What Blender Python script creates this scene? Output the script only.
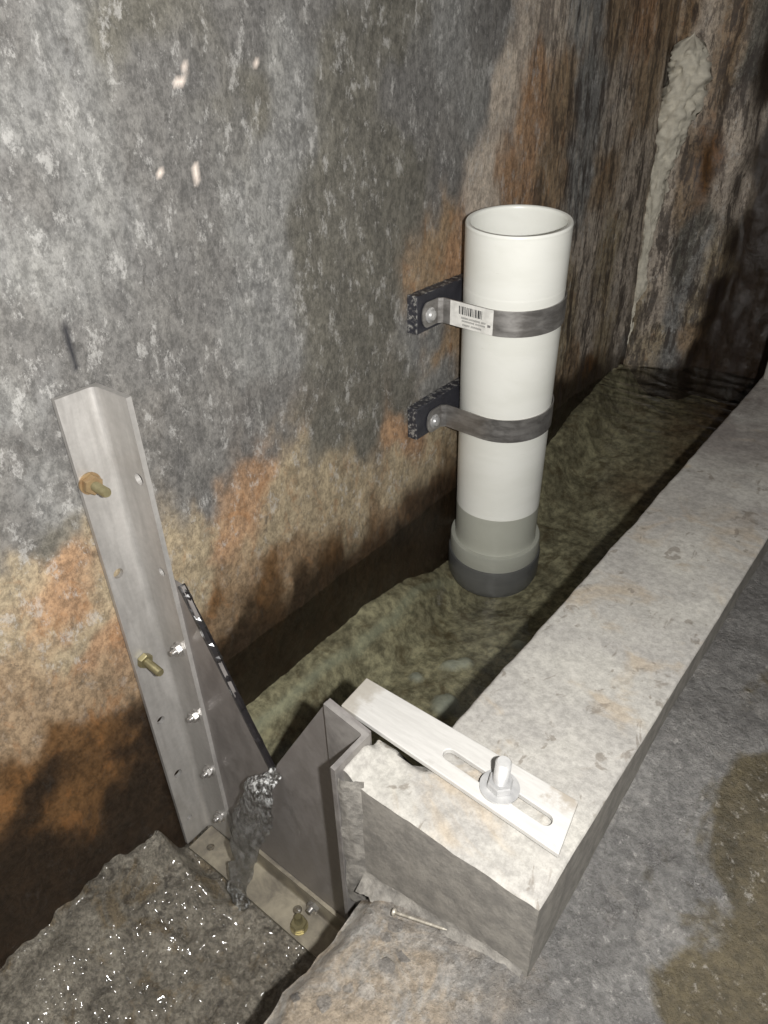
import bpy, bmesh, math
import numpy as np
from mathutils import Vector, Matrix

for o in list(bpy.data.objects):
    bpy.data.objects.remove(o, do_unlink=True)
S = bpy.context.scene
C = S.collection
PI = math.pi

# ------------------------------------------------------------------ camera
cam = bpy.data.cameras.new('camera')
cam.sensor_fit = 'HORIZONTAL'; cam.sensor_width = 36.0
cam.lens = 36.0 * 708.0 / 768.0
cam.clip_start = 0.01
cam_o = bpy.data.objects.new('camera', cam); C.objects.link(cam_o)
R = Matrix(((0.78907556, 0.32067224, -0.52395523),
            (0.61385867, -0.44380089, 0.65285396),
            (-0.02317966, -0.83678557, -0.54703987)))
M3 = Matrix([[R[i][0], -R[i][1], -R[i][2]] for i in range(3)])
cam_o.matrix_world = Matrix.Translation((0, 0, 1.0)) @ M3.to_4x4()
S.camera = cam_o

# ------------------------------------------------------------------ light: the camera's flash and the dim cellar
flash = bpy.data.lights.new('flash', 'POINT')
flash.energy = 92.0; flash.shadow_soft_size = 0.012
flash.color = (1.0, 0.985, 0.96)
flash_o = bpy.data.objects.new('flash', flash); C.objects.link(flash_o)
flash_o.location = (0.072, 0.056, 1.00)
W = bpy.data.worlds.new('world'); S.world = W; W.use_nodes = True
W.node_tree.nodes['Background'].inputs[0].default_value = (1.0, 0.97, 0.93, 1)
W.node_tree.nodes['Background'].inputs[1].default_value = 0.15
S.view_settings.view_transform = 'Standard'
S.view_settings.look = 'None'
S.view_settings.exposure = 0.0
S.view_settings.gamma = 1.0
S.view_settings.use_curve_mapping = False

# ------------------------------------------------------------------ helpers
def s2l(c):
    return tuple((v/255/12.92 if v/255 <= .04045 else ((v/255+.055)/1.055)**2.4) for v in c) + (1,)

def vn(x, y, seed=0):
    xi = np.floor(x).astype(np.int64); yi = np.floor(y).astype(np.int64)
    fx = x-xi; fy = y-yi
    fx = fx*fx*(3-2*fx); fy = fy*fy*(3-2*fy)
    def h(a, b):
        n = (a*374761393 + b*668265263 + seed*1442695041) & 0xffffffff
        n = ((n ^ (n >> 13))*1274126177) & 0xffffffff
        return ((n ^ (n >> 16)) & 0xffff)/65535.0
    a = h(xi, yi); b = h(xi+1, yi); c = h(xi, yi+1); d = h(xi+1, yi+1)
    return (a*(1-fx)+b*fx)*(1-fy)+(c*(1-fx)+d*fx)*fy

def fbm(x, y, f, seed=0, o=4, g=.5):
    s = 0; a = 1; t = 0
    x = np.asarray(x, float); y = np.asarray(y, float)
    for i in range(o):
        s = s+a*(vn(x*f+17.3*i, y*f+9.1*i, seed+i)-.5); t += a; a *= g; f *= 2.03
    return s/t*2

def sst(a, b, x):
    t = np.clip((x-a)/(b-a), 0, 1); return t*t*(3-2*t)

class NT:
    """small wrapper round a node tree"""
    def __init__(s, name):
        s.m = bpy.data.materials.new(name); s.m.use_nodes = True
        s.t = s.m.node_tree; s.b = s.t.nodes['Principled BSDF']
        s.tc = s.n('ShaderNodeTexCoord').outputs['Object']
    def n(s, t, **k):
        n = s.t.nodes.new(t)
        for a, v in k.items(): setattr(n, a, v)
        return n
    def l(s, a, b): s.t.links.new(a, b)
    def set(s, inp, v):
        if hasattr(v, 'links') or isinstance(v, bpy.types.NodeSocket): s.l(v, inp)
        else: inp.default_value = v
    def mapping(s, scale=(1, 1, 1), loc=(0, 0, 0), rot=(0, 0, 0)):
        n = s.n('ShaderNodeMapping'); s.l(s.tc, n.inputs[0])
        n.inputs['Scale'].default_value = scale; n.inputs['Location'].default_value = loc; n.inputs['Rotation'].default_value = rot
        return n.outputs[0]
    def noise(s, scale, detail=6, rough=.6, vec=None, dist=0):
        n = s.n('ShaderNodeTexNoise'); s.l(vec or s.tc, n.inputs['Vector'])
        n.inputs['Scale'].default_value = scale; n.inputs['Detail'].default_value = detail
        n.inputs['Roughness'].default_value = rough; n.inputs['Distortion'].default_value = dist
        return n.outputs['Fac']
    def vor(s, scale, vec=None, feature='F1', out='Distance', rnd=1):
        n = s.n('ShaderNodeTexVoronoi', feature=feature); s.l(vec or s.tc, n.inputs['Vector'])
        n.inputs['Scale'].default_value = scale; n.inputs['Randomness'].default_value = rnd
        return n.outputs[out]
    def ramp(s, fac, a, b, va=0., vb=1.):
        n = s.n('ShaderNodeMapRange', interpolation_type='SMOOTHSTEP'); s.l(fac, n.inputs[0])
        for i, v in enumerate((a, b, va, vb)): n.inputs[i+1].default_value = v
        return n.outputs[0]
    def mix(s, fac, a, b, mode='MIX'):
        n = s.n('ShaderNodeMix', data_type='RGBA', blend_type=mode)
        s.set(n.inputs['Factor'], fac); s.set(n.inputs['A'], a); s.set(n.inputs['B'], b)
        return n.outputs['Result']
    def math(s, op, a, b=0.):
        n = s.n('ShaderNodeMath', operation=op); s.set(n.inputs[0], a); s.set(n.inputs[1], b); return n.outputs[0]
    def attr(s, name):
        return s.n('ShaderNodeAttribute', attribute_name=name).outputs['Fac']
    def sep(s):
        n = s.n('ShaderNodeSeparateXYZ'); s.l(s.tc, n.inputs[0]); return n.outputs
    def bump(s, h, strength=.5, dist=.01, prev=None):
        n = s.n('ShaderNodeBump'); s.l(h, n.inputs['Height'])
        n.inputs['Strength'].default_value = strength; n.inputs['Distance'].default_value = dist
        if prev: s.l(prev, n.inputs['Normal'])
        return n.outputs[0]
    def out(s, col=None, rough=None, metal=None, normal=None, spec=None, **k):
        b = s.b.inputs
        if col is not None: s.set(b['Base Color'], col)
        if rough is not None: s.set(b['Roughness'], rough)
        if metal is not None: s.set(b['Metallic'], metal)
        if spec is not None: s.set(b['Specular IOR Level'], spec)
        if normal is not None: s.l(normal, b['Normal'])
        for a, v in k.items(): s.set(b[a.replace('_', ' ')], v)
        return s.m

def tag(o, label=None, cat=None, group=None, kind=None):
    if label: o['label'] = label
    if cat: o['category'] = cat
    if group: o['group'] = group
    if kind: o['kind'] = kind
    return o

def link(name, me, mat, parent=None):
    o = bpy.data.objects.new(name, me); C.objects.link(o)
    if mat: me.materials.append(mat)
    if parent:
        o.parent = parent
        o.matrix_parent_inverse = parent.matrix_basis.inverted()
    return o

def build(name, bm, mat, parent=None, smooth=None):
    bmesh.ops.recalc_face_normals(bm, faces=bm.faces)
    me = bpy.data.meshes.new(name); bm.to_mesh(me); bm.free()
    if smooth is not None:
        me.polygons.foreach_set('use_smooth', [True]*len(me.polygons))
        if smooth > 0: me.set_sharp_from_angle(angle=math.radians(smooth))
    return link(name, me, mat, parent)

def empty(name, loc):
    o = bpy.data.objects.new(name, None); o.empty_display_size = .05; o.location = loc; C.objects.link(o); return o

def grid(name, X, Y, Z, mat, attrs=None, parent=None, smooth=True):
    n, m = X.shape
    co = np.stack([X, Y, Z], -1).reshape(-1, 3)
    idx = np.arange(n*m).reshape(n, m)
    f = np.stack([idx[:-1, :-1], idx[1:, :-1], idx[1:, 1:], idx[:-1, 1:]], -1).reshape(-1, 4)
    me = bpy.data.meshes.new(name)
    me.vertices.add(len(co)); me.vertices.foreach_set('co', co.ravel())
    me.loops.add(f.size); me.loops.foreach_set('vertex_index', f.ravel().astype(np.int32))
    me.polygons.add(len(f)); me.polygons.foreach_set('loop_start', (np.arange(len(f))*4).astype(np.int32))
    me.update(calc_edges=True)
    me.polygons.foreach_set('use_smooth', np.full(len(f), smooth))
    for k, v in (attrs or {}).items():
        a = me.attributes.new(k, 'FLOAT', 'POINT'); a.data.foreach_set('value', np.asarray(v, np.float32).ravel())
    me.validate()
    return link(name, me, mat, parent)

def block(name, U, V, T, zb, mat, parent=None, rough=.002, ns=14):
    """solid with a displaced top: U,V,T are the top grid, four walls of their own go down to zb"""
    pts = [np.stack([U, V, T], -1).reshape(-1, 3)]; n, m = U.shape
    idx = np.arange(n*m).reshape(n, m)
    fs = [np.stack([idx[:-1, :-1], idx[1:, :-1], idx[1:, 1:], idx[:-1, 1:]], -1).reshape(-1, 4)]
    base = n*m
    for sl, nx, ny in ((np.s_[:, 0], 0, -1), (np.s_[-1, :], 1, 0), (np.s_[::-1, -1], 0, 1), (np.s_[0, ::-1], -1, 0)):
        x, y, z = U[sl], V[sl], T[sl]; k = len(x)
        w = np.linspace(0, 1, ns)[:, None]
        Z = z[None]*(1-w)+zb*w
        s = (x+y)[None]+0*w
        dd = rough*(fbm(s, Z, 14, 7)+.7*fbm(s, Z, 50, 9))*np.minimum(1, w*6)
        X = x[None]+nx*dd; Y = y[None]+ny*dd
        pts.append(np.stack([X, Y, Z], -1).reshape(-1, 3))
        ii = base+np.arange(ns*k).reshape(ns, k); base += ns*k
        fs.append(np.stack([ii[:-1, :-1], ii[1:, :-1], ii[1:, 1:], ii[:-1, 1:]], -1).reshape(-1, 4))
    co = np.concatenate(pts); f = np.concatenate(fs)
    me = bpy.data.meshes.new(name)
    me.vertices.add(len(co)); me.vertices.foreach_set('co', co.ravel())
    me.loops.add(f.size); me.loops.foreach_set('vertex_index', f.ravel().astype(np.int32))
    me.polygons.add(len(f)); me.polygons.foreach_set('loop_start', (np.arange(len(f))*4).astype(np.int32))
    me.update(calc_edges=True); me.polygons.foreach_set('use_smooth', np.full(len(f), True)); me.validate()
    return link(name, me, mat, parent)

def add_box(bm, lo, hi, bev=0, mtx=None):
    r = bmesh.ops.create_cube(bm, size=1)
    vs = r['verts']
    for v in vs:
        v.co = Vector([(lo[i]+hi[i])/2+v.co[i]*(hi[i]-lo[i]) for i in range(3)])
    if bev:
        es = list({e for v in vs for e in v.link_edges})
        q = bmesh.ops.bevel(bm, geom=es, offset=bev, segments=2, affect='EDGES', profile=.5)
        vs = list({v for f in q['faces'] for v in f.verts} | {v for v in vs if v.is_valid})
    if mtx: bmesh.ops.transform(bm, matrix=mtx, verts=[v for v in vs if v.is_valid])

def frame(origin, axis, up=(0, 0, 1)):
    a = Vector(axis).normalized(); u = Vector(up)
    if abs(a.dot(u)) > .95: u = Vector((1, 0, 0))
    x = u.cross(a).normalized(); y = a.cross(x)
    return Matrix.Translation(origin) @ Matrix((x, y, a)).transposed().to_4x4()

def add_lathe(bm, prof, origin=(0, 0, 0), axis=(0, 0, 1), seg=32, close=False, phase=0):
    """prof: (radius, height) along axis"""
    Mx = frame(origin, axis); rings = []
    for r, h in prof:
        if r < 1e-6: rings.append([bm.verts.new(Mx @ Vector((0, 0, h)))])
        else: rings.append([bm.verts.new(Mx @ Vector((r*math.cos(2*PI*i/seg+phase), r*math.sin(2*PI*i/seg+phase), h))) for i in range(seg)])
    pairs = list(zip(rings[:-1], rings[1:]))
    if close: pairs.append((rings[-1], rings[0]))
    for a, b in pairs:
        for i in range(seg):
            j = (i+1) % seg
            if len(a) == 1 and len(b) == 1: continue
            if len(a) == 1: bm.faces.new((a[0], b[i], b[j]))
            elif len(b) == 1: bm.faces.new((a[i], b[0], a[j]))
            else: bm.faces.new((a[i], b[i], b[j], a[j]))

def add_prism(bm, outer, holes, Mx, t):
    """2D outline with holes, extruded t along local z"""
    if not holes:                                    # plain outline: one n-gon, capped both ends
        a = [bm.verts.new((p[0], p[1], 0)) for p in outer]; b = [bm.verts.new((p[0], p[1], t)) for p in outer]
        bm.faces.new(a[::-1]); bm.faces.new(b)
        for i in range(len(a)): bm.faces.new((a[i], a[(i+1) % len(a)], b[(i+1) % len(a)], b[i]))
        bmesh.ops.transform(bm, matrix=Mx, verts=a+b); return
    es = []
    for loop in [outer]+holes:
        vs = [bm.verts.new((p[0], p[1], 0)) for p in loop]
        es += [bm.edges.new((vs[i], vs[(i+1) % len(vs)])) for i in range(len(vs))]
    r = bmesh.ops.triangle_fill(bm, use_beauty=True, use_dissolve=False, edges=es)
    fs = [g for g in r['geom'] if isinstance(g, bmesh.types.BMFace)]
    v0 = list({v for f in fs for v in f.verts})
    e = bmesh.ops.extrude_face_region(bm, geom=fs)
    nv = [g for g in e['geom'] if isinstance(g, bmesh.types.BMVert)]
    for v in nv: v.co.z += t
    bmesh.ops.transform(bm, matrix=Mx, verts=v0+nv)

def circ(cx, cy, r, n=18):
    return [(cx+r*math.cos(2*PI*i/n), cy+r*math.sin(2*PI*i/n)) for i in range(n)]

def slot(ax, ay, bx, by, r, n=8):
    a = math.atan2(by-ay, bx-ax)
    return [(bx+r*math.cos(a-PI/2+PI*i/n), by+r*math.sin(a-PI/2+PI*i/n)) for i in range(n+1)] + \
           [(ax+r*math.cos(a+PI/2+PI*i/n), ay+r*math.sin(a+PI/2+PI*i/n)) for i in range(n+1)]

def add_stud(bm, origin, axis, r, length, pitch=.0028, cap=True):
    prof = []; n = int(length/pitch*2)
    for i in range(n+1):
        h = length*i/n; prof.append((r*(1.0 if i % 2 else .88), h))
    prof[-1] = (r*.8, length)
    prof = [(0, 0)]+prof+[(0, length)]
    add_lathe(bm, prof, origin, axis, 20)

def add_hex(bm, origin, axis, r, h, hole=0):
    Mx = frame(origin, axis)
    prof = [(0, 0), (r*.94, 0), (r, h*.1), (r, h*.85), (r*.9, h), (0, h)]
    add_lathe(bm, prof, origin, axis, 6, phase=.3)
# ------------------------------------------------------------------ materials
PTS_L = [(float(a), float(b), c) for a, b, c in (q.split(',') for q in """0.49,1.04,g 0.56,1.04,w 0.65,1.04,o 0.82,1.04,g 0.98,1.05,g 1.16,1.05,o 1.31,1.05,w 1.49,1.05,g 1.62,1.05,p 1.75,1.05,p 1.91,1.06,w 2.09,1.06,y 2.29,1.06,r 2.45,1.06,y 0.47,0.96,w 0.56,0.96,w 0.68,0.95,g 0.8,0.94,o 0.9,0.94,w 1.02,0.93,o 1.22,0.92,g 1.43,0.91,w 1.55,0.9,p 1.69,0.89,r 1.85,0.89,y 1.97,0.88,w 2.16,0.87,p 2.35,0.86,y 2.52,0.85,p 0.45,0.88,g 0.54,0.87,w 0.66,0.86,g 0.8,0.84,w 0.89,0.83,w 0.96,0.82,o 1.16,0.79,o 1.33,0.77,g 1.49,0.75,p 1.63,0.74,r 1.81,0.71,y 1.96,0.69,w 2.13,0.67,y 2.33,0.65,p 2.51,0.62,p 0.42,0.8,w 0.54,0.78,w 0.67,0.75,g 0.79,0.73,w 0.92,0.7,o 1.09,0.66,o 1.3,0.62,y 1.42,0.6,r 2.1,0.46,p 2.26,0.42,t 2.44,0.39,p 2.59,0.36,p 0.4,0.71,g 0.49,0.68,g 0.61,0.65,g 0.77,0.6,w 0.94,0.55,o 1.08,0.51,o 1.24,0.46,w 1.34,0.43,y 1.95,0.25,t 2.15,0.2,p 2.32,0.14,t 2.53,0.08,w 2.06,0.12,y 2.23,0.07,b 1.31,0.32,w 0.35,0.66,w 0.39,0.65,w 1.19,0.36,o 0.36,0.6,g 0.43,0.58,g 0.62,0.5,g 0.74,0.45,g 0.92,0.37,o 1.06,0.32,o 1.18,0.27,r 1.31,0.21,t 0.33,0.54,g 0.38,0.52,w 0.49,0.46,g 0.58,0.42,g 0.69,0.37,r 0.77,0.33,t 0.94,0.25,t 1.15,0.15,t 1.27,0.09,t 1.29,0.02,b 1.37,-0.02,b 0.31,0.48,g 0.36,0.45,o 0.43,0.41,t 0.58,0.32,t 0.64,0.29,r 0.78,0.21,t 0.96,0.11,t 1.1,0.03,y 1.23,-0.04,b 0.35,0.39,r 0.3,0.42,t 1.02,-0.03,b 1.14,-0.1,b 0.28,0.39,t 0.33,0.36,r 0.4,0.31,t 0.56,0.21,t 0.66,0.14,y 0.76,0.07,y 0.88,-0.01,b 1.02,-0.1,k 0.32,0.31,r 0.61,0.1,y 0.7,0.03,b 0.81,-0.05,k 0.25,0.3,t 0.33,0.24,t 0.39,0.19,r 0.49,0.11,y 0.57,0.05,b 0.64,-0,k 0.74,-0.08,k 0.23,0.24,y 0.28,0.19,y 0.35,0.13,y 0.58,-0.06,k 0.65,-0.12,k 0.2,0.16,y 0.25,0.11,b 0.31,0.05,b 0.37,-0.01,k 0.16,0.06,b 0.21,0.01,k 0.26,-0.06,b 0.32,-0.13,k 0.13,-0.06,k 0.18,-0.13,k 0.25,-0.23,k 0.3,-0.29,k 0.09,-0.21,k 0.12,-0.26,k 0.65,0.05,k 0.79,0.01,k 0.95,-0.03,k 1.14,-0.04,k 1.31,-0.01,k 0.59,0.03,k 0.7,-0.05,k 2.01,0.02,k 2.25,0.01,k 0.61,0.12,b 0.74,0.09,b 0.89,0.06,b 1.06,0.02,b 1.21,0.02,b 0,-0.2,k 0.3,-0.2,k 0.55,-0.2,k 0.8,-0.2,k 1.1,-0.2,k 1.4,-0.2,k 1.8,-0.2,k 2.2,-0.2,k 2.5,-0.2,k 1.4,-0.05,k 1.8,-0.05,k 2.2,-0.05,k 2.5,-0.05,k 2.5,0.1,p 2.5,0.3,p 2.5,0.5,p 2.5,0.7,p""".split())]  # stain map; far-end tones picked lighter to make up for the flash's falloff
PTS_B = [(-.86,1.0,'y'),(-.8,.95,'p'),(-.72,.95,'y'),(-.66,.95,'o'),(-.82,.6,'p'),(-.75,.6,'y'),(-.7,.65,'b'),(-.645,.75,'p'),(-.64,.6,'p'),(-.69,.47,'o'),
  (-.66,.42,'w'),(-.69,.3,'w'),(-.72,.2,'w'),(-.74,.4,'o'),(-.8,.4,'p'),(-.8,.2,'p'),(-.85,.2,'t'),(-.76,.08,'t'),(-.71,.05,'w'),(-.66,.27,'t'),(-.655,.12,'y'),(-.63,.4,'t'),
  (-.6,.9,'k'),(-.56,.7,'k'),(-.60,.3,'k'),(-.60,.15,'k'),(-.55,.12,'k'),(-.5,.5,'k'),(-.58,.45,'k'),(-.55,.3,'k'),(-.62,.06,'k'),(-.5,.2,'k'),(-.45,.1,'k'),(-.45,.35,'k'),(-.4,.6,'k'),(-.4,.9,'k'),(-.3,.4,'k'),(-.7,-.1,'k'),(-.4,-.1,'k'),(-.7,-.3,'k'),(.2,.3,'k'),(.2,.9,'k')]
CLS = 'gwoptryb' + 'k'
COLS = dict(g=(104,102,99), w=(122,121,118), o=(98,95,87), p=(178,166,152), t=(156,142,118), y=(144,124,100), r=(158,127,98), b=(98,72,46), k=(46,36,27))  # p, t and y lightened to brighten the far walls where the flash weakens

def masks(P, Q, pts, warp=.065, seed=3, pw=5.2):
    """share of every stain class at the points (P,Q) of a wall"""
    wx = P+warp*fbm(P, Q*.7, 9, seed)+warp*.45*fbm(P, Q*.6, 34, seed+20)
    wy = Q+warp*1.3*fbm(P, Q*.7, 9, seed+40)+warp*.5*fbm(P, Q*.6, 34, seed+60)
    acc = {c: np.zeros_like(P) for c in CLS}; tot = np.zeros_like(P)
    for a, b, c in pts:
        w = 1/(((wx-a)**2+(wy-b)**2*.8+.0006)**(pw/2))
        acc[c] += w; tot += w
    return {'m_'+c: acc[c]/tot for c in CLS}

def wall_mat(name):
    t = NT(name)
    st = t.mapping((1, 1, .62))
    col = s2l(COLS['g'])
    # running blend of the classes: weight / running sum
    run = None
    for c in CLS:
        a = t.attr('m_'+c)
        if run is None: run = t.math('ADD', a, .0001); col = t.mix(0., s2l(COLS[c]), s2l(COLS[c])); continue
        run = t.math('ADD', run, a)
        col = t.mix(t.math('DIVIDE', a, run), col, s2l(COLS[c]))
    n1 = t.noise(16, 9, .68, st, .4); n2 = t.noise(85, 6, .8, t.mapping((1, 1, .8))); n3 = t.noise(210, 4, .7)
    col = t.mix(.5, col, t.mix(t.ramp(n1, .3, .7), (.34, .34, .35, 1), (.66, .655, .64, 1)), 'OVERLAY')
    col = t.mix(.75, col, t.mix(t.ramp(n2, .36, .64), (.27, .27, .27, 1), (.73, .73, .73, 1)), 'OVERLAY')
    # pale flecks of efflorescence, dark pits
    dry = t.math('SUBTRACT', 1., t.math('ADD', t.math('ADD', t.attr('m_k'), t.attr('m_b')), t.math('MULTIPLY', t.attr('m_y'), .6)))
    fl = t.math('MULTIPLY', t.math('ADD', t.ramp(t.noise(38, 9, .8, st, .1), .54, .62), t.math('MULTIPLY', t.ramp(t.noise(120, 6, .8), .60, .66), .6)), dry)
    col = t.mix(t.math('MULTIPLY', fl, .42), col, s2l((196, 194, 190)))
    col = t.mix(t.math('MULTIPLY', t.ramp(t.noise(30, 9, .8, st, 1.2), .56, .66), .5), col, s2l((64, 60, 56)))
    rusty = t.math('ADD', t.math('ADD', t.attr('m_r'), t.attr('m_y')), t.math('ADD', t.attr('m_b'), t.math('MULTIPLY', t.attr('m_t'), .8)))
    col = t.mix(t.math('MULTIPLY', t.math('MULTIPLY', t.ramp(t.noise(24, 9, .7, st, .6), .52, .66), rusty), .34), col, s2l((162, 112, 66)))
    col = t.mix(t.math('MULTIPLY', t.math('MULTIPLY', t.ramp(t.noise(21, 9, .75, t.mapping((1, 1, .42), (5, 3, 1)), .6), .55, .68), rusty), .4), col, s2l((84, 62, 42)))
    far = t.attr('streaky')
    v1 = t.noise(26, 8, .72, t.mapping((1, 1, .2), (2, 4, 1)), .3); v2 = t.noise(60, 7, .75, t.mapping((1, 1, .3), (7, 1, 3)))
    col = t.mix(t.math('MULTIPLY', t.math('MULTIPLY', t.ramp(v1, .51, .58), far), .75), col, s2l((54, 46, 42)))
    col = t.mix(t.math('MULTIPLY', t.math('MULTIPLY', t.ramp(v1, .46, .36), t.math('MULTIPLY', far, dry)), .5), col, s2l((190, 180, 166)))
    col = t.mix(t.math('MULTIPLY', t.math('MULTIPLY', t.ramp(v2, .52, .58), far), .6), col, s2l((62, 52, 46)))
    col = t.mix(t.attr('crack'), col, s2l((38, 38, 42)))
    col = t.mix(t.attr('chip'), col, s2l((226, 212, 200)))
    wet = t.math('ADD', t.math('ADD', t.math('MULTIPLY', t.attr('m_k'), 1.), t.attr('m_b')), t.math('MULTIPLY', t.math('ADD', t.attr('m_y'), t.attr('m_t')), .45))
    rough = t.ramp(wet, 0, 1, .72, .3)
    b = t.bump(n1, .3, .015); b = t.bump(n2, .45, .006, b)
    return t.out(col, rough, 0., b, .45)
M = {}
M['wall'] = wall_mat('stained_concrete_wall')

def concrete():
    t = NT('pale_concrete'); x, y, z = t.sep()
    n1 = t.noise(7, 8, .6, None, .5); n2 = t.noise(40, 8, .7); n3 = t.noise(150, 6, .7)
    col = t.mix(t.ramp(n1, .35, .65), s2l((150, 147, 142)), s2l((166, 163, 156)))
    col = t.mix(t.math('MULTIPLY', t.ramp(t.noise(9, 7, .6, t.mapping(loc=(3, 1, 2)), .8), .52, .68), .6), col, s2l((160, 146, 126)))
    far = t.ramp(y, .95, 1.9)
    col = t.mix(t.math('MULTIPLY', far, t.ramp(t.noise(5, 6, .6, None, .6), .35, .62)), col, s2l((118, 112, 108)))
    col = t.mix(.7, col, t.mix(t.ramp(t.noise(85, 6, .8), .34, .66), (.38, .38, .38, 1), (.62, .62, .62, 1)), 'OVERLAY')
    pit = t.math('MULTIPLY', t.ramp(t.noise(26, 4, .5, t.mapping((1, .6, 1)), 1.5), .60, .66), t.ramp(n2, .42, .52))
    col = t.mix(t.math('MULTIPLY', pit, .6), col, s2l((104, 96, 86)))
    # vertical faces painted a darker grey, standing in for grazing light
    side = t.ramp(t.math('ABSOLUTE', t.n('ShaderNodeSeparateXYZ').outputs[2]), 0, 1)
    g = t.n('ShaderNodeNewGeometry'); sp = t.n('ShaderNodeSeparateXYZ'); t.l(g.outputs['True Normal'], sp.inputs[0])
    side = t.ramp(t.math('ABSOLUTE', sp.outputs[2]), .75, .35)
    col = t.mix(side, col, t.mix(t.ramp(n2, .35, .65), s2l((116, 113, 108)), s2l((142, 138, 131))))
    b = t.bump(t.noise(22, 8, .65, None, .4), .18, .006); b = t.bump(n3, .35, .004, b)
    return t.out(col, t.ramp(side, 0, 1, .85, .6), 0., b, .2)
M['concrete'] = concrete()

def mortar():
    t = NT('pale_mortar')
    n = t.noise(45, 8, .7)
    col = t.mix(t.ramp(n, .35, .65), s2l((108, 105, 100)), s2l((144, 140, 133)))
    return t.out(col, .75, 0., t.bump(n, .6, .008), .3)
M['mortar'] = mortar()

def slab():
    t = NT('wet_cement_floor'); x, y, z = t.sep()
    n1 = t.noise(9, 9, .65, None, .6); n2 = t.noise(48, 9, .72); n3 = t.noise(170, 6, .7)
    col = t.mix(t.ramp(n1, .32, .68), s2l((84, 82, 80)), s2l((108, 106, 103)))
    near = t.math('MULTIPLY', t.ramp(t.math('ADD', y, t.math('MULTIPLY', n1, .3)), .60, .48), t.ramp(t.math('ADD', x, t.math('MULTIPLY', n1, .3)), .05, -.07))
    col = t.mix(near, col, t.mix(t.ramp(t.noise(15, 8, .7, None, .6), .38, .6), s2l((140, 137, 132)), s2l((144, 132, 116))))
    # stones of the aggregate worn bare
    vc = t.math('ADD', t.vor(30, t.mapping((1, 1.25, 1)), 'F1', 'Distance'), t.math('MULTIPLY', t.math('SUBTRACT', t.noise(55, 4, .6), .5), .5)); rnd = t.n('ShaderNodeSeparateXYZ')
    t.l(t.vor(30, t.mapping((1, 1.25, 1)), 'F1', 'Color'), rnd.inputs[0])
    stone = t.math('MULTIPLY', t.ramp(vc, .42, .34), t.ramp(rnd.outputs[0], .45, .5))
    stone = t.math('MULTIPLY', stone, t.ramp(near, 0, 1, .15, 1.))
    col = t.mix(t.math('MULTIPLY', stone, .85), col, t.mix(rnd.outputs[1], s2l((84, 83, 82)), s2l((150, 144, 136))))
    # brown silt on the right with a ragged edge
    silt = t.ramp(t.math('ADD', x, t.math('MULTIPLY', t.math('SUBTRACT', t.noise(6.5, 6, .6, None, .5), .5), .34)), -.03, .005)
    col = t.mix(silt, col, t.mix(t.ramp(n1, .35, .65), s2l((60, 54, 40)), s2l((80, 72, 54))))
    rim = t.math('MULTIPLY', silt, t.math('SUBTRACT', 1., silt))
    col = t.mix(.9, col, t.mix(t.ramp(t.noise(90, 6, .8), .36, .64), (.33, .33, .33, 1), (.67, .67, .67, 1)), 'OVERLAY')
    col = t.mix(t.math('MULTIPLY', t.ramp(t.noise(70, 6, .8), .57, .66), .3), col, s2l((196, 192, 186)))
    rough = t.mix(silt, t.mix(t.ramp(n1, .3, .7), (.24, .24, .24, 1), (.5, .5, .5, 1)), (.42, .42, .42, 1))
    b = t.bump(t.noise(20, 8, .65, None, .5), .3, .01); b = t.bump(stone, .5, .004, b); b = t.bump(n2, .7, .008, b); b = t.bump(t.noise(170, 5, .75), .7, .005, b)
    return t.out(col, rough, 0., b, .5)
M['slab'] = slab()

def wetfloor():
    t = NT('wet_rubble_floor')
    n1 = t.noise(10, 9, .68, None, .6); n2 = t.noise(50, 8, .7); n3 = t.noise(130, 6, .7)
    col = t.mix(t.ramp(n1, .35, .65), s2l((116, 110, 99)), s2l((162, 155, 141)))
    col = t.mix(t.math('MULTIPLY', t.ramp(t.noise(14, 8, .7, t.mapping(loc=(4, 2, 0)), .8), .52, .64), .6), col, s2l((126, 108, 78)))
    col = t.mix(t.math('MULTIPLY', t.ramp(t.noise(18, 8, .7, t.mapping(loc=(1, 7, 0)), .8), .54, .66), .6), col, s2l((52, 46, 40)))
    col = t.mix(.9, col, t.mix(t.ramp(t.noise(110, 6, .8), .36, .64), (.27, .27, .27, 1), (.73, .73, .73, 1)), 'OVERLAY')
    b = t.bump(n1, .5, .015); b = t.bump(n2, .8, .008, b); b = t.bump(t.noise(230, 4, .75), 1., .007, b)
    return t.out(col, t.ramp(n1, .3, .7, .24, .42), 0., b, .6, Coat_Weight=.45, Coat_Roughness=.1)
M['wetfloor'] = wetfloor()

def bed():
    t = NT('silted_bed')
    n1 = t.noise(11, 9, .68, None, .5); n2 = t.noise(46, 8, .7)
    col = t.mix(t.ramp(n1, .36, .64), s2l((132, 126, 104)), s2l((172, 166, 138)))
    col = t.mix(.9, col, t.mix(t.ramp(n2, .34, .66), (.26, .26, .26, 1), (.72, .72, .72, 1)), 'OVERLAY')
    col = t.mix(t.math('MULTIPLY', t.ramp(t.noise(16, 8, .7, t.mapping(loc=(2, 5, 0)), .7), .5, .66), .65), col, s2l((100, 86, 62)))
    col = t.mix(t.attr('pale'), col, s2l((186, 192, 170)))
    col = t.mix(t.attr('stone'), col, s2l((190, 196, 186)))
    col = t.mix(t.attr('brown'), col, t.mix(t.ramp(n2, .35, .65), s2l((78, 58, 42)), s2l((132, 102, 76))))
    return t.out(col, .8, 0., t.bump(n2, .5, .010, t.bump(n1, .25, .015)), .2)
M['bed'] = bed()

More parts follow.
